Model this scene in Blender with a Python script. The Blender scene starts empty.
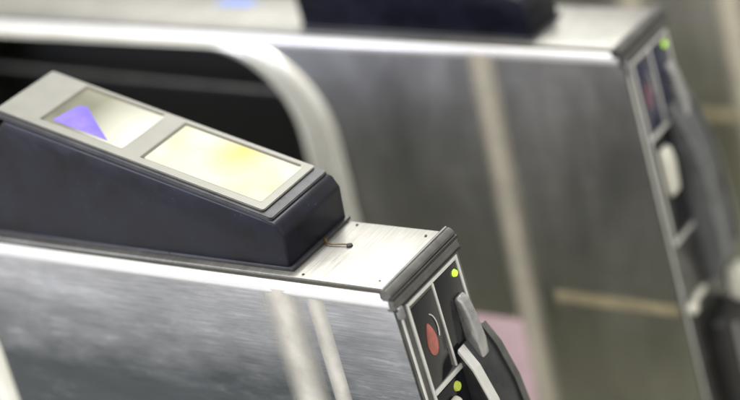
import bpy, bmesh, math, random
from mathutils import Vector, Matrix
random.seed(4)
sc = bpy.context.scene
COL = sc.collection
W = 0.185          # width of one gate cabinet
PITCH = 0.80       # spacing of the gates across the gate line
K = 0.073          # outward lean of the end face
LEN = 2.45
PI = math.pi

# ------------------------------------------------------------------ materials
def newmat(name):
    m = bpy.data.materials.new(name); m.use_nodes = True
    nt = m.node_tree; b = nt.nodes['Principled BSDF']
    return m, nt, b
def N(nt, t, **kw):
    n = nt.nodes.new(t)
    for k, v in kw.items():
        if k in n.inputs: n.inputs[k].default_value = v
        else: setattr(n, k, v)
    return n
def ramp(nt, src, stops):
    r = nt.nodes.new('ShaderNodeValToRGB')
    e = r.color_ramp.elements
    while len(e) < len(stops): e.new(0.5)
    for i, (p, c) in enumerate(stops):
        e[i].position = p
        e[i].color = (c[0], c[1], c[2], 1) if isinstance(c, tuple) else (c, c, c, 1)
    nt.links.new(src, r.inputs['Fac'])
    return r.outputs['Color']
def coords(nt, scale, rot=(0, 0, 0)):
    tc = nt.nodes.new('ShaderNodeTexCoord')
    mp = nt.nodes.new('ShaderNodeMapping'); mp.inputs['Scale'].default_value = scale; mp.inputs['Rotation'].default_value = rot
    nt.links.new(tc.outputs['Object'], mp.inputs['Vector'])
    return mp.outputs['Vector']
def mix(nt, fac, a, b, mode='MIX'):
    m = nt.nodes.new('ShaderNodeMix'); m.data_type = 'RGBA'; m.blend_type = mode
    for s, v in ((m.inputs[0], fac), (m.inputs[6], a), (m.inputs[7], b)):
        if hasattr(v, 'links') or isinstance(v, bpy.types.NodeSocket): nt.links.new(v, s)
        elif isinstance(v, (int, float)): s.default_value = v if s.type == 'VALUE' else (v, v, v, 1)
        else: s.default_value = (v[0], v[1], v[2], 1)
    return m.outputs[2]

def steel(name, base=(0.50, 0.50, 0.49), rough=0.30, scratch=1.0, bump=0.10, grain=(3, 60, 160), shade_tint=None, cloud=(0.8, 1, 3.2), vary=0.6, shade_z=(0.72, 1.22), scol=(0.82, 0.83, 0.84), streak=0.45):
    m, nt, b = newmat(name)
    b.inputs['Metallic'].default_value = 1.0
    L = nt.links
    br = N(nt, 'ShaderNodeTexNoise', Scale=4.0, Detail=6.0, Roughness=0.6); L.new(coords(nt, grain), br.inputs['Vector'])
    cl = N(nt, 'ShaderNodeTexNoise', Scale=4.0, Detail=7.0, Roughness=0.68, Distortion=0.15); L.new(coords(nt, cloud), cl.inputs['Vector'])
    # short curved wiping scratches
    wv = N(nt, 'ShaderNodeTexNoise', Scale=10.0, Detail=4.0, Roughness=0.6, Distortion=0.35); L.new(coords(nt, (0.45, 1, 4.5), (0, -0.12, 0)), wv.inputs['Vector'])
    wr = ramp(nt, wv.outputs['Fac'], [(0.0, 0.0), (0.482, 0.0), (0.50, 0.8), (0.518, 0.0), (1.0, 0.0)])
    wm = ramp(nt, cl.outputs['Fac'], [(0.50, 0.0), (0.68, 1.0)])
    wmul = mix(nt, 1.0, wr, wm, 'MULTIPLY')
    dark = tuple(c * vary for c in base)
    c1 = mix(nt, ramp(nt, cl.outputs['Fac'], [(0.3, 0.0), (0.7, 1.0)]), dark, base)
    c2 = mix(nt, ramp(nt, br.outputs['Fac'], [(0.36, streak), (0.62, 0.0)]), c1, tuple(c * 0.45 for c in base))
    if shade_tint:          # reflected light painted in: panel colour darkens downwards with an uneven edge
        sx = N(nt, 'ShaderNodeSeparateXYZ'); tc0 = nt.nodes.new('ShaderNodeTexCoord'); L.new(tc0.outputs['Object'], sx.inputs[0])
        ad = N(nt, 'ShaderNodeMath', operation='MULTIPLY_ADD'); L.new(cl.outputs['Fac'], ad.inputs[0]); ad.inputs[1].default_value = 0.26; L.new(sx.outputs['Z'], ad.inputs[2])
        mr0 = N(nt, 'ShaderNodeMapRange'); mr0.inputs['From Min'].default_value = shade_z[0]; mr0.inputs['From Max'].default_value = shade_z[1]
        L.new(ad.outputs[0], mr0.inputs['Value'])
        c2 = mix(nt, mr0.outputs['Result'], mix(nt, 1.0, c2, shade_tint, 'MULTIPLY'), c2)
    sf = mix(nt, 1.0, wmul, (0.5 * scratch,) * 3, 'MULTIPLY')
    c3 = mix(nt, sf, c2, scol)
    L.new(c3, b.inputs['Base Color'])
    rr = N(nt, 'ShaderNodeMapRange', **{}); 
    rr.inputs['To Min'].default_value = rough - 0.07; rr.inputs['To Max'].default_value = rough + 0.14
    L.new(cl.outputs['Fac'], rr.inputs['Value']); L.new(rr.outputs['Result'], b.inputs['Roughness'])
    bp = N(nt, 'ShaderNodeBump', Strength=bump, Distance=0.002)
    add = N(nt, 'ShaderNodeMath', operation='ADD'); L.new(br.outputs['Fac'], add.inputs[0]); L.new(wmul, add.inputs[1])
    L.new(add.outputs[0], bp.inputs['Height']); L.new(bp.outputs['Normal'], b.inputs['Normal'])
    return m

def plain(name, col, rough=0.5, metal=0.0, speck=0.0, emis=None, estr=0.0, coat=0.0, var=0.25, scale=30.0, bump=0.05):
    m, nt, b = newmat(name); L = nt.links
    b.inputs['Metallic'].default_value = metal
    n = N(nt, 'ShaderNodeTexNoise', Scale=scale, Detail=5.0, Roughness=0.6); L.new(coords(nt, (1, 1, 1)), n.inputs['Vector'])
    f = ramp(nt, n.outputs['Fac'], [(0.3, 0.0), (0.7, 1.0)])
    c = mix(nt, f, tuple(x * (1 - var) for x in col), tuple(min(1, x * (1 + var)) for x in col))
    if speck:
        v = N(nt, 'ShaderNodeTexVoronoi', Scale=90.0); L.new(coords(nt, (1, 1, 1)), v.inputs['Vector'])
        s = ramp(nt, v.outputs['Distance'], [(0.0, 1.0), (0.10, 0.7), (0.16, 0.0)])
        s2 = mix(nt, 1.0, s, ramp(nt, n.outputs['Fac'], [(0.5, 0.0), (0.62, 1.0)]), 'MULTIPLY')
        s3 = mix(nt, 1.0, s2, (speck,) * 3, 'MULTIPLY')
        c = mix(nt, s3, c, (0.30, 0.31, 0.36))
    L.new(c, b.inputs['Base Color'])
    mr = N(nt, 'ShaderNodeMapRange'); mr.inputs['To Min'].default_value = max(0.03, rough - 0.08); mr.inputs['To Max'].default_value = rough + 0.12
    L.new(n.outputs['Fac'], mr.inputs['Value']); L.new(mr.outputs['Result'], b.inputs['Roughness'])
    bp = N(nt, 'ShaderNodeBump', Strength=bump, Distance=0.001); L.new(n.outputs['Fac'], bp.inputs['Height']); L.new(bp.outputs['Normal'], b.inputs['Normal'])
    if coat: b.inputs['Coat Weight'].default_value = coat; b.inputs['Coat Roughness'].default_value = 0.08
    if emis: b.inputs['Emission Color'].default_value = (*emis, 1); b.inputs['Emission Strength'].default_value = estr
    return m

def soft_reflection(name, col, rough, metal, edge=0.42, **kw):  # pale colour with fading edges stands in for a reflected streak
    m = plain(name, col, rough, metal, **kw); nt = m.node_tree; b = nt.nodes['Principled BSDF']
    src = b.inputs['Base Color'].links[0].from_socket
    at = N(nt, 'ShaderNodeAttribute'); at.attribute_name = 'reflect_fade'
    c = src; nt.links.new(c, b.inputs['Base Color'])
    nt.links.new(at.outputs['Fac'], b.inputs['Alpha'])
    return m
M = {}
M['steel'] = steel('brushed_steel_side', base=(0.85, 0.85, 0.89), rough=0.34, scratch=1.3, bump=0.25, grain=(3.0, 60, 150), shade_tint=(0.18, 0.20, 0.205), cloud=(0.9, 1, 2.6), streak=0.7, shade_z=(0.89, 1.14), vary=0.70)
M['steel_mid'] = steel('brushed_steel_warm_side', base=(0.97, 0.955, 0.975), rough=0.40, scratch=0.3, bump=0.2, grain=(1.6, 60, 90), shade_tint=(0.56, 0.575, 0.46), shade_z=(0.5, 1.08), vary=0.5, cloud=(1.1, 1, 0.45), streak=0.35)  # rear gates' stronger light and top-down shading put into the colour
M['steel_top'] = steel('brushed_steel_top', base=(0.38, 0.375, 0.355), rough=0.36, scratch=0.6, grain=(60, 3, 3), cloud=(3, 2, 2), vary=0.72, scol=(0.9, 0.9, 0.9))
M['steel_frame'] = plain('rounded_satin_frame', (0.96, 0.94, 0.84), 0.22, 0.40, var=0.10, scale=12)
M['edge'] = plain('bright_edge_highlight', (0.90, 0.89, 0.91), 0.28, 0.45, var=0.05, scale=8)
M['streak_dim'] = soft_reflection('dim_satin_reflection', (0.72, 0.69, 0.63), 0.34, 0.6, var=0.25, scale=14)
M['streak_pale'] = soft_reflection('pale_satin_reflection', (0.86, 0.80, 0.68), 0.36, 0.45, var=0.12, scale=14)
M['chrome'] = plain('bright_satin_trim', (0.85, 0.85, 0.83), 0.3, 0.3, var=0.06)
M['ribs'] = plain('dark_grey_metal', (0.17, 0.17, 0.165), 0.33, 0.8)
M['ink'] = plain('dark_navy_plastic', (0.005, 0.0055, 0.014), 0.34, var=0.6, speck=0.12, scale=22)
M['lip'] = plain('dark_grey_satin_plastic', (0.045, 0.046, 0.055), 0.28, speck=0.2)
M['silver'] = plain('silver_painted_metal', (0.195, 0.195, 0.178), 0.42, 0.75, var=0.06)
M['groove'] = plain('shadow_groove', (0.055, 0.05, 0.035), 0.5, 0.2)
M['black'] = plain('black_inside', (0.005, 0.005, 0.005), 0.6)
M['gloss'] = plain('black_glass', (0.008, 0.009, 0.012), 0.12, coat=0.4, bump=0.0)
M['blueglass'] = plain('deep_blue_glass', (0.012, 0.016, 0.06), 0.12, coat=0.4, bump=0.0)
M['hood'] = plain('dark_satin_hood', (0.075, 0.077, 0.085), 0.28, 0.6)
M['hood_pale'] = plain('pale_grey_satin_hood', (0.17, 0.175, 0.185), 0.42, 0.4)
M['dim_red'] = plain('dull_pink_symbol', (0.22, 0.10, 0.14), 0.4)
M['grey'] = plain('mid_grey_metal', (0.34, 0.34, 0.36), 0.32, 0.8)
M['lever'] = plain('light_grey_metal', (0.52, 0.52, 0.53), 0.28, 0.7)
M['cream'] = plain('cream_plastic', (0.78, 0.77, 0.68), 0.4, var=0.05)
M['rail'] = plain('dull_grey_rail', (0.16, 0.155, 0.145), 0.35, 0.7)
M['red'] = plain('red_symbol', (0.36, 0.11, 0.09), 0.4, var=0.6, emis=(0.8, 0.25, 0.2), estr=0.08)
M['led'] = plain('green_lamp', (0.45, 0.7, 0.05), 0.3, emis=(0.55, 0.95, 0.08), estr=1.0, var=0.05)
M['yellowgreen'] = plain('olive_lamp', (0.45, 0.5, 0.08), 0.3, emis=(0.6, 0.75, 0.1), estr=0.3, var=0.2)
M['yellow'] = plain('dull_ochre', (0.36, 0.31, 0.20), 0.5, var=0.3)
M['pink'] = plain('pink_paper', (0.97, 0.70, 0.78), 0.6, var=0.05)
M['brass'] = plain('old_brass', (0.17, 0.12, 0.06), 0.4, 0.7)
M['terracotta'] = plain('faded_terracotta_label', (0.5, 0.22, 0.15), 0.5)
M['olive'] = plain('olive_brown_shading', (0.20, 0.17, 0.09), 0.5)
M['dark'] = plain('dark_rubber', (0.02, 0.02, 0.02), 0.5)
M['blue'] = plain('blue_reflection', (0.12, 0.2, 0.55), 0.4, var=0.3)
M['purple'] = plain('violet_reflection', (0.12, 0.09, 0.45), 0.6, emis=(0.24, 0.20, 0.60), estr=0.30, var=0.5, scale=14)
M['purple'].node_tree.nodes['Principled BSDF'].inputs['Specular IOR Level'].default_value = 0.1

def screen_mat(name, stops, scale, loc, estr, blot=None):
    m, nt, b = newmat(name); L = nt.links
    tc = nt.nodes.new('ShaderNodeTexCoord')
    n = N(nt, 'ShaderNodeTexNoise', Scale=scale, Detail=2.0, Distortion=0.3); mp = nt.nodes.new('ShaderNodeMapping'); mp.inputs['Location'].default_value = loc
    L.new(tc.outputs['Object'], mp.inputs['Vector']); L.new(mp.outputs['Vector'], n.inputs['Vector'])
    c = ramp(nt, n.outputs['Fac'], stops)
    if blot:                      # printed coloured patch at a place on the screen
        v = N(nt, 'ShaderNodeVectorMath', operation='DISTANCE'); mp2 = nt.nodes.new('ShaderNodeMapping')
        mp2.inputs['Scale'].default_value = blot[1]; L.new(tc.outputs['Object'], mp2.inputs['Vector'])
        L.new(mp2.outputs['Vector'], v.inputs[0]); v.inputs[1].default_value = tuple(a * s for a, s in zip(blot[0], blot[1]))
        f = ramp(nt, v.outputs['Value'], [(0.0, 1.0), (1.0, 0.0)])
        c = mix(nt, f, c, blot[2])
    L.new(c, b.inputs['Base Color']); L.new(c, b.inputs['Emission Color'])
    b.inputs['Emission Strength'].default_value = estr; b.inputs['Roughness'].default_value = 0.5; b.inputs['Specular IOR Level'].default_value = 0.15
    return m
M['screen_small'] = screen_mat('lit_cream_display', [(0.3, (0.08, 0.08, 0.06)), (0.62, (0.18, 0.18, 0.13))], 8, (0, 0, 0), 0.25,
                               blot=((-0.49, 0.10, 1.165), (9, 5, 9), (0.48, 0.48, 0.42)))
M['screen_big'] = screen_mat('lit_pale_yellow_display', [(0.3, (0.36, 0.36, 0.23)), (0.7, (0.46, 0.46, 0.39))], 9, (2, 0, 0), 0.30,
                             blot=((-0.335, 0.15, 1.12), (17, 11, 17), (0.46, 0.39, 0.10)))

# ------------------------------------------------------------------ mesh helpers
def link(name, bm, mat, parent=None, smooth=True, loc=None, angle=35):
    bmesh.ops.recalc_face_normals(bm, faces=bm.faces)
    me = bpy.data.meshes.new(name); bm.to_mesh(me); bm.free()
    mats = mat if isinstance(mat, list) else [mat]
    for mm in mats: me.materials.append(M[mm] if isinstance(mm, str) else mm)
    o = bpy.data.objects.new(name, me); COL.objects.link(o)
    if parent: o.parent = parent
    if loc: o.location = loc
    if smooth:
        me.shade_smooth()
        bm2 = bmesh.new(); bm2.from_mesh(me)
        for e in bm2.edges:
            if len(e.link_faces) == 2 and e.calc_face_angle(0) > math.radians(angle): e.smooth = False
        bm2.to_mesh(me); bm2.free()
    return o
def box(bm, x0, x1, y0, y1, z0, z1, bev=0.0, seg=2, mat=0):
    c = ((x0+x1)/2, (y0+y1)/2, (z0+z1)/2)
    r = bmesh.ops.create_cube(bm, size=1, matrix=Matrix.Translation(c) @ Matrix.Diagonal((abs(x1-x0), abs(y1-y0), abs(z1-z0), 1)))
    vs = r['verts']
    if bev:
        es = list({e for v in vs for e in v.link_edges})
        r2 = bmesh.ops.bevel(bm, geom=es, offset=bev, segments=seg, affect='EDGES', profile=0.5)
        vs = list({v for f in r2['faces'] for v in f.verts} | {v for v in vs if v.is_valid})
    for v in vs:
        for f in v.link_faces: f.material_index = mat
    return vs
def prism_y(bm, prof, y0, y1, bev=0.0, seg=3):
    """closed (x,z) outline extruded from y0 to y1"""
    a = [bm.verts.new((x, y0, z)) for x, z in prof]; b = [bm.verts.new((x, y1, z)) for x, z in prof]
    fs = [bm.faces.new(a), bm.faces.new(list(reversed(b)))]
    n = len(prof)
    for i in range(n): fs.append(bm.faces.new((a[i], b[i], b[(i+1) % n], a[(i+1) % n])))
    if bev:
        es = list({e for f in fs for e in f.edges if e.is_valid})
        bmesh.ops.recalc_face_normals(bm, faces=fs)
        bmesh.ops.bevel(bm, geom=es, offset=bev, segments=seg, affect='EDGES', profile=0.5, clamp_overlap=True)
    return bm
def lean(bm):            # tilt flat end-face work (built at x about 0) to follow the leaning end
    for v in bm.verts: v.co.x += K * (1 - v.co.z)
def cyl(bm, p0, p1, r0, r1=None, seg=24):
    p0, p1 = Vector(p0), Vector(p1); d = p1 - p0
    rot = d.to_track_quat('Z', 'Y').to_matrix().to_4x4()
    bmesh.ops.create_cone(bm, cap_ends=True, segments=seg, radius1=r0, radius2=r0 if r1 is None else r1, depth=d.length,
                          matrix=Matrix.Translation((p0+p1)/2) @ rot)
def rrect(x0, x1, z0, z1, r, n=14):
    pts = []
    for cx, cz, a0 in ((x1-r, z1-r, 0), (x0+r, z1-r, 90), (x0+r, z0+r, 180), (x1-r, z0+r, 270)):
        for i in range(n+1):
            a = math.radians(a0 + 90*i/n); pts.append((cx + r*math.cos(a), cz + r*math.sin(a)))
    return pts

# slope of the reader's top: s = distance back from the front edge, y = across, h = height above the slope
SF, SB = Vector((-0.19, 0, 1.078)), Vector((-0.70, 0, 1.217))
SD = (SB - SF).normalized(); SN = Vector((-SD.z, 0, SD.x)); SN = SN if SN.z > 0 else -SN
def sl(s, y, h=0.0): return SF + SD*s + SN*h + Vector((0, y, 0))
def slope_poly(bm, pts, h0, h1, bev=0.0):
    a = [bm.verts.new(sl(s, y, h0)) for s, y in pts]; b = [bm.verts.new(sl(s, y, h1)) for s, y in pts]
    n = len(pts); fs = [bm.faces.new(a), bm.faces.new(list(reversed(b)))]
    for i in range(n): fs.append(bm.faces.new((a[i], b[i], b[(i+1) % n], a[(i+1) % n])))
    if bev:
        bmesh.ops.recalc_face_normals(bm, faces=fs)
        bmesh.ops.bevel(bm, geom=list({e for f in fs for e in f.edges}), offset=bev, segments=2, affect='EDGES')
def rpoly(s0, s1, y0, y1, r, n=5):
    return [(x, z) for x, z in rrect(s0, s1, y0, y1, r, n)]

# ------------------------------------------------------------------ one ticket gate
def make_gate(label, loc, open_x, strip, stripe=False, detail=True):
    g = bpy.data.objects.new('ticket_gate', None); COL.objects.link(g)
    g.location = loc; g['label'] = label; g['category'] = 'ticket gate'; g['group'] = 'parallel ticket gates of a gate line'
    ox1 = open_x; ox0 = -LEN - open_x; oz1 = 0.962; oz0 = 0.24; orad = 0.195
    # steel cabinet: rounded long top edges, leaning end, recess cut through the near side
    bm = bmesh.new()
    r = 0.011; top = 0.992; prof = [(0.0, 0.0)]
    for i in range(7):
        a = PI - (PI/2)*i/6; prof.append((r + r*math.cos(a), top - r + r*math.sin(a)))
    prof += [(W - y, z) for y, z in reversed(prof)]
    A = [bm.verts.new((-LEN + 0.0, y, z)) for y, z in prof]
    B = [bm.verts.new((K*(1-z) - 0.0005, y, z)) for y, z in prof]
    bm.faces.new(A); bm.faces.new(list(reversed(B)))
    n = len(prof)
    for i in range(n): bm.faces.new((A[i], A[(i+1) % n], B[(i+1) % n], B[i]))
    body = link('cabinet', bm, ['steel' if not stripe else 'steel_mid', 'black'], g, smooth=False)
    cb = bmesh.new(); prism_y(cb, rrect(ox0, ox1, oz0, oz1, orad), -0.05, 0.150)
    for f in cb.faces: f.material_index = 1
    cut = link('cutter', cb, ['steel', 'black'], None, smooth=False)
    cut.location = loc
    md = body.modifiers.new('b', 'BOOLEAN'); md.operation = 'DIFFERENCE'; md.solver = 'EXACT'; md.object = cut
    bpy.context.view_layer.update()
    dg = bpy.context.evaluated_depsgraph_get()
    me = bpy.data.meshes.new_from_object(body.evaluated_get(dg)); body.modifiers.clear(); body.data = me
    bpy.data.objects.remove(cut)
    me.shade_smooth()
    b2 = bmesh.new(); b2.from_mesh(me)
    for f in b2.faces:
        f.smooth = True
        c = f.calc_center_median()
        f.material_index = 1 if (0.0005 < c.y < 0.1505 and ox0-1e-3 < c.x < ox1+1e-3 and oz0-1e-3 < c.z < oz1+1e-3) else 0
    for e in b2.edges:
        if len(e.link_faces) == 2 and e.calc_face_angle(0) > math.radians(30): e.smooth = False
    b2.to_mesh(me); b2.free()
    # bullnose frame round the recess
    bm = bmesh.new()
    inner = rrect(ox0, ox1, oz0, oz1, orad, 20); outer = rrect(ox0-0.094, ox1+0.094, oz0-0.07, 0.9815, 0.215, 20)
    prof = [(0.0, 0.022), (0.0, 0.004), (0.03, -0.004), (0.12, -0.010), (0.28, -0.0135), (0.42, -0.0135), (0.52, -0.0105), (0.56, -0.0105), (0.68, -0.0115), (0.85, -0.008), (0.96, -0.003), (1.0, 0.001)]
    rings = []
    for (xi, zi), (xo, zo) in zip(inner, outer):
        rings.append([bm.verts.new((xi + (xo-xi)*t, y, zi + (zo-zi)*t)) for t, y in prof])
    for i in range(len(rings)):
        p, q = rings[i], rings[(i+1) % len(rings)]
        for j in range(len(prof)-1): bm.faces.new((p[j], p[j+1], q[j+1], q[j]))
    link('opening_frame', bm, 'steel_frame', g, angle=60)
    # thin dark line painting a shading band between the two rolls of the frame
    bm = bmesh.new(); t0, t1 = 0.525, 0.555; ra = []
    for (xi, zi), (xo, zo) in zip(inner, outer):
        ra.append([bm.verts.new((xi+(xo-xi)*t, y, zi+(zo-zi)*t)) for t, y in ((t0, -0.0095), (t0, -0.0112), (t1, -0.0112), (t1, -0.0095))])
    for i in range(len(ra)):
        p, q = ra[i], ra[(i+1) % len(ra)]
        for j in range(3): bm.faces.new((p[j], p[j+1], q[j+1], q[j]))
    link('frame_shade_line', bm, 'olive', g)
    # horizontal rail and retracted barrier door inside the dark recess
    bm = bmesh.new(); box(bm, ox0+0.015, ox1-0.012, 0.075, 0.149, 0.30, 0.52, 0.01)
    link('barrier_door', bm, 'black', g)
    bm = bmesh.new(); cyl(bm, (ox0+0.02, 0.062, 0.850), (ox1-0.06, 0.062, 0.835), 0.007, seg=16)
    link('guard_rail', bm, 'rail', g)
    # top plate with shadow gap
    bm = bmesh.new(); box(bm, -LEN+0.012, -0.014, 0.008, W-0.008, 0.985, 0.9985, 0.0015)
    tp = link('top_plate', bm, 'steel_top', g)
    bm = bmesh.new(); box(bm, -LEN+0.008, -0.012, 0.0055, W-0.0055, 0.9905, 0.9935)
    link('plate_shadow_gap', bm, 'groove', g)
    # pale rounded strip painting the highlight along the top of the near side
    bm = bmesh.new(); q = [(0.0, 0.969), (-0.0018, 0.970), (-0.0022, 0.976), (-0.0012, 0.983), (0.0015, 0.988), (0.0050, 0.9902), (0.0070, 0.9904), (0.0070, 0.969)]
    A = [bm.verts.new((-LEN, y, z)) for y, z in q]; B = [bm.verts.new((K*(1-z) - 0.004, y, z)) for y, z in q]
    bm.faces.new(A); bm.faces.new(list(reversed(B)))
    for i in range(len(q)): bm.faces.new((A[i], A[(i+1) % len(q)], B[(i+1) % len(q)], B[i]))
    link('edge_highlight', bm, 'edge', g, angle=60)
    for (lx, ly, la, lb, mm) in ((-0.95, 0.135, 0.045, 0.018, 'blue'),) if stripe == 1 else ():
        bm = bmesh.new(); box(bm, lx-la, lx+la, ly-lb, ly+lb, 0.998, 0.9993); link('plate_reflection', bm, mm, tp, smooth=False)  # blue patch stands in for a reflection on the plate
    # screws on the plate
    for (sx, sy) in ((-0.030, 0.026), (-0.030, W-0.026), (-0.163, 0.017), (-0.163, W-0.017)) if detail else ():
        bm = bmesh.new(); cyl(bm, (sx, sy, 0.998), (sx, sy, 0.9997), 0.0022, seg=12); link('screw', bm, 'groove', tp)
    # ribbed corner strip at the head of the end face
    bm = bmesh.new()
    pr = [(-0.0125, 0.984), (-0.0125, 1.0005), (-0.0105, 1.002), (-0.008, 1.002), (-0.007, 1.0), (-0.006, 1.0), (-0.0045, 1.001), (0.000, 0.999), (0.0035, 0.995),
          (0.0045, 0.991), (0.0035, 0.9895), (0.0035, 0.988), (0.0060, 0.986), (0.0068, 0.979), (0.0062, 0.977), (0.0062, 0.975), (0.0080, 0.973), (0.0082, 0.967), (0.0015, 0.966), (-0.006, 0.966)]
    prism_y(bm, pr, -0.0012, W+0.0012)
    cs = link('corner_strip', bm, 'ribs', g, angle=25)
    bm = bmesh.new(); box(bm, 0.0, 0.0079, -0.0016, W+0.0016, 0.9842, 0.9892); box(bm, 0.002, 0.0093, -0.0016, W+0.0016, 0.9660, 0.9685); box(bm, -0.0148, -0.0128, -0.0010, W+0.001, 0.985, 0.9993)
    link('groove', bm, 'dark', cs)
    bm = bmesh.new(); box(bm, 0.0, 0.011, 0.001, 0.013, 0.950, 0.972, 0.004, 3); lean(bm); link('corner_cap', bm, 'grey', g)
    # end face fascia and panels
    bm = bmesh.new(); box(bm, -0.003, 0.0035, 0.004, W-0.004, 0.18, 0.9655, 0.001); lean(bm)
    fas = link('end_fascia', bm, 'ribs', g)
    bm = bmesh.new(); box(bm, 0.003, 0.0058, 0.006, 0.0105, 0.20, 0.956, 0.001); lean(bm); link('edge_trim', bm, 'chrome', fas)
    for (y0, y1, z0, z1, mm) in ((0.030, 0.093, 0.810, 0.950, 'gloss'), (0.101, 0.166, 0.810, 0.955, 'gloss' if not stripe else 'blueglass'), (0.030, 0.166, 0.60, 0.797, 'gloss')):
        bm = bmesh.new(); box(bm, 0.003, 0.0052, y0, y1, z0, z1, 0.0008); lean(bm); link('window', bm, mm if not stripe else ('blueglass' if mm == 'gloss' and z0 > 0.7 else mm), fas)
    # bright window surround
    bm = bmesh.new()
    def bar(y0, y1, z0, z1): box(bm, 0.003, 0.0070, y0, y1, z0, z1, 0.0012)
    bar(0.024, 0.0295, 0.585, 0.9635); bar(0.167, 0.1725, 0.585, 0.9635); bar(0.0945, 0.0990, 0.8115, 0.9565)
    bar(0.0298, 0.1668, 0.957, 0.9635); bar(0.0298, 0.1668, 0.800, 0.8085); bar(0.0298, 0.1668, 0.585, 0.5935)
    lean(bm); link('window_surround', bm, 'chrome', fas)
    # green lamp, red stop mark with its white arc, small olive lamp
    bm = bmesh.new(); cyl(bm, (0.005, 0.155, 0.940), (0.009, 0.155, 0.940), 0.0062, 0.0050, 20); lean(bm); link('indicator_lamp', bm, 'led', fas)
    bm = bmesh.new()
    drop = []
    for i in range(28):
        a = 2*PI*i/28; rr = 0.0125; yy = rr*math.cos(a)*(0.95 if math.sin(a) < 0 else (1-0.45*math.sin(a)**2)); zz = 0.020*math.sin(a) if math.sin(a) < 0 else 0.034*math.sin(a)
        drop.append((0.058+yy, 0.876+zz))
    fa = [bm.verts.new((0.0066, y, z)) for y, z in drop]; fb = [bm.verts.new((0.005, y, z)) for y, z in drop]
    bm.faces.new(fa); bm.faces.new(list(reversed(fb)))
    for i in range(28): bm.faces.new((fa[i], fb[i], fb[(i+1) % 28], fa[(i+1) % 28]))
    lean(bm); link('stop_symbol', bm, 'red' if not stripe else 'dim_red', fas, smooth=False)
    bm = bmesh.new(); pts = [(0.060+0.020*math.cos(a), 0.893+0.030*math.sin(a)) for a in [math.radians(-30+12*i) for i in range(9)]]
    for (ya, za), (yb, zb) in zip(pts[:-1], pts[1:]): cyl(bm, (0.0065, ya, za), (0.0065, yb, zb), 0.0010, seg=8)
    lean(bm); link('symbol_ring', bm, 'chrome', fas)
    bm = bmesh.new(); cyl(bm, (0.004, 0.083, 0.783), (0.009, 0.083, 0.783), 0.0085, 0.007, 20); lean(bm)
    if not stripe: link('olive_lamp', bm, 'yellowgreen', fas)
    else: bm.free()
    # grey thumb lever over the right window
    bm = bmesh.new(); prism_y(bm, [(0.003, 0.812), (0.003, 0.904), (0.010, 0.908), (0.019, 0.900), (0.026, 0.870), (0.030, 0.830), (0.028, 0.800)], 0.136, 0.158, 0.006, 3)
    lean(bm); link('thumb_lever', bm, 'lever', fas)
    # jutting hood
    bm = bmesh.new(); prism_y(bm, [(0.003, 0.46), (0.003, 0.832), (0.009, 0.834), (0.026, 0.800), (0.043, 0.742), (0.049, 0.690), (0.050, 0.520), (0.034, 0.475)], 0.108, 0.187, 0.008, 3)
    lean(bm); hd = link('hood', bm, 'hood' if not stripe else 'hood_pale', g)
    bm = bmesh.new(); prism_y(bm, [(0.008, 0.829), (0.011, 0.836), (0.031, 0.802), (0.048, 0.743), (0.054, 0.690), (0.055, 0.52), (0.050, 0.52), (0.049, 0.69), (0.043, 0.741), (0.026, 0.799)], 0.103, 0.122, 0.0015, 2)
    lean(bm); link('hood_trim', bm, 'chrome' if not stripe else 'hood_pale', hd)
    bm = bmesh.new(); prism_y(bm, [(0.008, 0.829), (0.011, 0.836), (0.031, 0.802), (0.048, 0.743), (0.054, 0.690), (0.055, 0.52), (0.050, 0.52), (0.049, 0.69), (0.043, 0.741), (0.026, 0.799)], 0.176, 0.190, 0.0015, 2)
    lean(bm); link('hood_trim', bm, 'ribs', hd)
    bm = bmesh.new(); prism_y(bm, [(0.004, 0.695), (0.004, 0.770), (0.010, 0.780), (0.022, 0.775), (0.026, 0.750), (0.022, 0.690), (0.012, 0.680)], 0.040, 0.070, 0.007, 3)
    lean(bm); link('pull_tab', bm, 'cream', fas)
    # lower return tray
    bm = bmesh.new(); box(bm, 0.003, 0.022, 0.012, 0.034, 0.446, 0.466, 0.006, 3); box(bm, 0.003, 0.016, 0.036, 0.086, 0.458, 0.470, 0.004, 3); lean(bm); link('latch', bm, 'cream', fas)
    bm = bmesh.new(); box(bm, 0.003, 0.050, 0.060, 0.178, 0.12, 0.40, 0.012, 3); lean(bm); lh = link('lower_housing', bm, 'dark', g)
    bm = bmesh.new(); box(bm, 0.05, 0.056, 0.085, 0.103, 0.14, 0.385, 0.003, 2); lean(bm); link('trim_bar', bm, 'grey', lh)
    bm = bmesh.new(); box(bm, 0.03, 0.115, 0.135, 0.183, 0.405, 0.475, 0.012, 3); lean(bm); link('return_tray', bm, 'cream', g)
    # reflected light streak, built as a pale strip slightly proud of the side panel
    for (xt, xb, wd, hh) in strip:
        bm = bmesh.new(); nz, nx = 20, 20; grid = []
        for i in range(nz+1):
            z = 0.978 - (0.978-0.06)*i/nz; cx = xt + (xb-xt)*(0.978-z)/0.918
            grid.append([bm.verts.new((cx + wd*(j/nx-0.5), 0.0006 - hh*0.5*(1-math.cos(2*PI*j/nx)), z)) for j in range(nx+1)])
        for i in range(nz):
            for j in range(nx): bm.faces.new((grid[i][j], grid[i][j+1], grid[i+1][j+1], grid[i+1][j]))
        rb = link('reflection_streak', bm, 'streak_pale' if stripe else 'streak_dim', g)
        pa = rb.data.attributes.new('reflect_fade', 'FLOAT', 'POINT')
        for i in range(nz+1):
            for j in range(nx+1): pa.data[i*(nx+1)+j].value = (0.5*(1-math.cos(2*PI*j/nx)))**1.4
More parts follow.
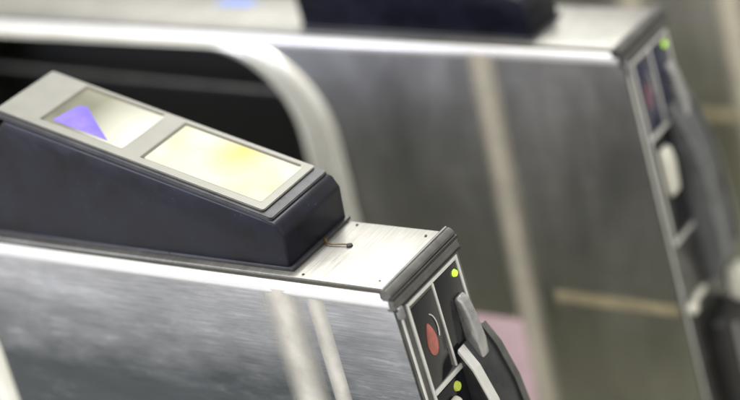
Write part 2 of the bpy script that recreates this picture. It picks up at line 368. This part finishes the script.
    # yellow line low on the end section
    if stripe:
        xl = -0.228 if stripe == 1 else -0.30
        bm = bmesh.new(); box(bm, xl, 0.034, -0.0012, 0.002, 0.448, 0.472); link('ochre_stripe', bm, 'yellow', g, smooth=False)
    # foot plinth
    bm = bmesh.new(); box(bm, -LEN-0.01, K+0.012, -0.008, W+0.008, -0.016, 0.05, 0.003); link('plinth', bm, 'dark', g)
    return g

def make_reader(label, loc, back=-0.705, y1=W-0.004):
    h = bpy.data.objects.new('card_reader', None); COL.objects.link(h); h.location = loc
    h['label'] = label; h['category'] = 'card reader'; h['group'] = 'sloped readers on the gate tops'
    y0 = 0.023
    bm = bmesh.new()
    f = SF; b = SB
    prism_y(bm, [(back, 0.9986), (-0.190, 0.9986), (-0.186, 1.060), (-0.196, 1.0785), (f.x-0.03, f.z+0.0082+0.0005), (b.x, b.z), (-0.715, 1.205)], y0, y1, 0.006, 3)
    sh = link('shell', bm, 'ink', h)
    # base seam
    bm = bmesh.new(); box(bm, back-0.003, -0.184, y0-0.0025, y1+0.0025, 0.9984, 1.0045, 0.0015); link('base_seam', bm, 'lip', sh)
    # lip bands round the top: raised dark border
    bm = bmesh.new()
    slope_poly(bm, rpoly(0.0145, 0.552, y0+0.002, y1-0.002, 0.006), -0.002, 0.0045, 0.0014)
    link('border', bm, 'lip', sh)
    # silver face plate
    bm = bmesh.new(); slope_poly(bm, rpoly(0.034, 0.553, y0+0.009, y1-0.007, 0.005), 0.004, 0.0085, 0.0012)
    fp = link('face_plate', bm, 'silver', h)
    for (s0, s1, ya, yb, mm, nm) in ((0.314, 0.470, 0.052, y1-0.021, 'screen_small', 'small_display'), (0.050, 0.270, 0.050, y1-0.023, 'screen_big', 'large_display')):
        bm = bmesh.new(); slope_poly(bm, [(s1-0.002, ya-0.003), (s1+0.006, ya-0.003), (s1+0.006, yb+0.0065), (s0+0.004, yb+0.0065), (s0+0.004, yb-0.001), (s1-0.002, yb-0.001)], 0.0078, 0.0092, 0.0006)
        link('display_recess_shadow', bm, 'groove', fp)  # dark angle strip stands in for the recess shadow
        bm = bmesh.new(); slope_poly(bm, rpoly(s0-0.0015, s1-0.001, ya-0.002, yb, 0.004), 0.0078, 0.0089)
        d = link(nm, bm, mm, fp, smooth=False)
        if nm == 'small_display':
            bm = bmesh.new(); slope_poly(bm, [(0.455, 0.056), (0.447, 0.110), (0.434, 0.116), (0.400, 0.092), (0.346, 0.056)], 0.0087, 0.0094)
            link('reflection_wedge', bm, 'purple', d, smooth=False)  # violet patch paints a soft reflection onto the display
    return h

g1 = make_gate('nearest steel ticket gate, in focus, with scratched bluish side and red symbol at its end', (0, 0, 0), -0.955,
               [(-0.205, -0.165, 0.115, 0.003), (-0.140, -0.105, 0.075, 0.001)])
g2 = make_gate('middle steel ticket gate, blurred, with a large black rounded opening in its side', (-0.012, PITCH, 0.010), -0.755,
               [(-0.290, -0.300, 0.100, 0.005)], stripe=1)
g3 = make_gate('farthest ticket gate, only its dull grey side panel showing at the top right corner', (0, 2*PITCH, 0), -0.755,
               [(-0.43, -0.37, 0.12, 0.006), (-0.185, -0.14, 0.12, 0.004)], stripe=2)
make_reader('sharp black wedge card reader with silver face and two lit displays on the nearest gate', (0, 0, 0), -0.90)
make_reader('blurred black card reader cut off by the top edge, on the middle gate', (-0.012, PITCH, 0.010), y1=0.135)

# small brass catch lying on the near top plate
ch = bpy.data.objects.new('brass_catch', None); COL.objects.link(ch); ch.location = (-0.158, 0.106, 0.9985)
ch['label'] = 'small brass wire catch with dark knob on the near top plate beside the reader'; ch['category'] = 'catch'
bm = bmesh.new(); pts = [(-0.026, 0.004, 0.006), (-0.018, -0.003, 0.004), (-0.008, -0.004, 0.003), (0.006, -0.001, 0.003), (0.018, 0.001, 0.003)]
for a, b in zip(pts[:-1], pts[1:]): cyl(bm, a, b, 0.0013, seg=8)
link('wire', bm, 'brass', ch)
bm = bmesh.new(); cyl(bm, (0.021, 0.001, 0.0), (0.021, 0.001, 0.003), 0.0052, 0.0048, 16); link('knob', bm, 'dark', ch)
bm = bmesh.new(); cyl(bm, (-0.026, 0.004, 0.0), (-0.026, 0.004, 0.008), 0.0040, 0.003, 16); link('hinge_pin', bm, 'brass', ch)

# pink notice on the side of the middle gate
bm = bmesh.new(); box(bm, -0.47, -0.322, -0.0020, 0.0, 0.06, 0.400, 0.0005)
pk = link('notice_sheet', bm, 'pink', None, smooth=False, loc=(0, PITCH-0.0005, 0))
pk['label'] = 'plain pink sheet on the side of the middle gate, half hidden'; pk['category'] = 'notice'

# ------------------------------------------------------------------ floor
def floor_mat():
    m, nt, b = newmat('terrazzo_floor'); L = nt.links
    v = coords(nt, (1, 1, 1))
    t = N(nt, 'ShaderNodeTexBrick', Scale=1.0); t.offset = 0.0
    t.inputs['Brick Width'].default_value = 0.4; t.inputs['Row Height'].default_value = 0.4; t.inputs['Mortar Size'].default_value = 0.004
    t.inputs['Color1'].default_value = (0.44, 0.435, 0.39, 1); t.inputs['Color2'].default_value = (0.40, 0.395, 0.355, 1); t.inputs['Mortar'].default_value = (0.12, 0.12, 0.11, 1)
    L.new(v, t.inputs['Vector'])
    n = N(nt, 'ShaderNodeTexNoise', Scale=120.0, Detail=4.0); L.new(v, n.inputs['Vector'])
    c = mix(nt, ramp(nt, n.outputs['Fac'], [(0.4, 0.0), (0.6, 0.5)]), t.outputs['Color'], (0.34, 0.33, 0.30))
    L.new(c, b.inputs['Base Color']); b.inputs['Roughness'].default_value = 0.35
    return m
M['floor'] = floor_mat()
bm = bmesh.new(); bmesh.ops.create_grid(bm, x_segments=1, y_segments=1, size=12); fl = link('floor', bm, 'floor', None, smooth=False); fl['kind'] = 'structure'

# ------------------------------------------------------------------ light: rows of ceiling tubes, plus an added side fill
def area(name, loc, target, sx, sy, power, col):
    l = bpy.data.lights.new(name, 'AREA'); l.shape = 'RECTANGLE'; l.size = sx; l.size_y = sy; l.energy = power; l.color = col
    o = bpy.data.objects.new(name, l); COL.objects.link(o); o.location = loc
    o.rotation_euler = (Vector(target) - Vector(loc)).to_track_quat('-Z', 'Y').to_euler(); return o
area('far_ceiling_light', (-3.9, 5.5, 4.7), (-0.4, 0.4, 1), 4.0, 2.2, 110, (1.0, 0.985, 0.93))
area('ceiling_light_over_gates', (-0.6, 0.3, 3.6), (-0.6, 0.3, 0), 0.6, 4.5, 150, (1.0, 0.985, 0.94))
area('side_fill', (-3.2, -3.4, 1.9), (-0.6, 0, 0.9), 2.4, 1.0, 95, (0.76, 0.81, 1.0))  # unseen low lamp added to brighten the nearest side panel
w = bpy.data.worlds.new('World'); sc.world = w; w.use_nodes = True
M['ink'].node_tree.nodes['Principled BSDF'].inputs['Specular IOR Level'].default_value = 0.38
bg = w.node_tree.nodes['Background']; bg.inputs['Strength'].default_value = 1.05
nt = w.node_tree; tc = nt.nodes.new('ShaderNodeTexCoord'); mp = nt.nodes.new('ShaderNodeMapping'); mp.inputs['Scale'].default_value = (3.2, 3.2, 0.9)
nt.links.new(tc.outputs['Generated'], mp.inputs['Vector'])
nz = N(nt, 'ShaderNodeTexNoise', Scale=1.0, Detail=2.0); nt.links.new(mp.outputs['Vector'], nz.inputs['Vector'])
nt.links.new(ramp(nt, nz.outputs['Fac'], [(0.35, (0.30, 0.29, 0.26)), (0.65, (1.27, 1.24, 1.16))]), bg.inputs['Color'])

# ------------------------------------------------------------------ camera
P = [1.52967, -1.89092, 2.35637, 2.1724, -0.43643, -0.20527, 1.91268, 0.06149, 0.03824]
a, b_, c_ = P[3:6]
f = Vector((math.cos(b_)*math.cos(a), math.cos(b_)*math.sin(a), math.sin(b_)))
r0 = f.cross(Vector((0, 0, 1))).normalized(); u = r0.cross(f)
rr = math.cos(c_)*r0 + math.sin(c_)*u; uu = -math.sin(c_)*r0 + math.cos(c_)*u
cam = bpy.data.cameras.new('camera'); co = bpy.data.objects.new('camera', cam); COL.objects.link(co)
co.matrix_world = Matrix(((rr.x, uu.x, -f.x, P[0]), (rr.y, uu.y, -f.y, P[1]), (rr.z, uu.z, -f.z, P[2]), (0, 0, 0, 1)))
cam.sensor_width = 36; cam.lens = P[6]*1000/740*36
cam.shift_x = -P[6]*1000*P[7]/740; cam.shift_y = -P[6]*1000*P[8]/740
cam.clip_end = 200; cam.clip_start = 0.05
cam.dof.use_dof = True; cam.dof.focus_distance = (Vector((-0.15, 0.08, 1.05)) - co.location).dot(f); cam.dof.aperture_fstop = 1.05; cam.dof.aperture_blades = 0
sc.camera = co
sc.render.engine = 'CYCLES'
sc.view_settings.view_transform = 'Standard'; sc.view_settings.look = 'None'; sc.view_settings.exposure = 0
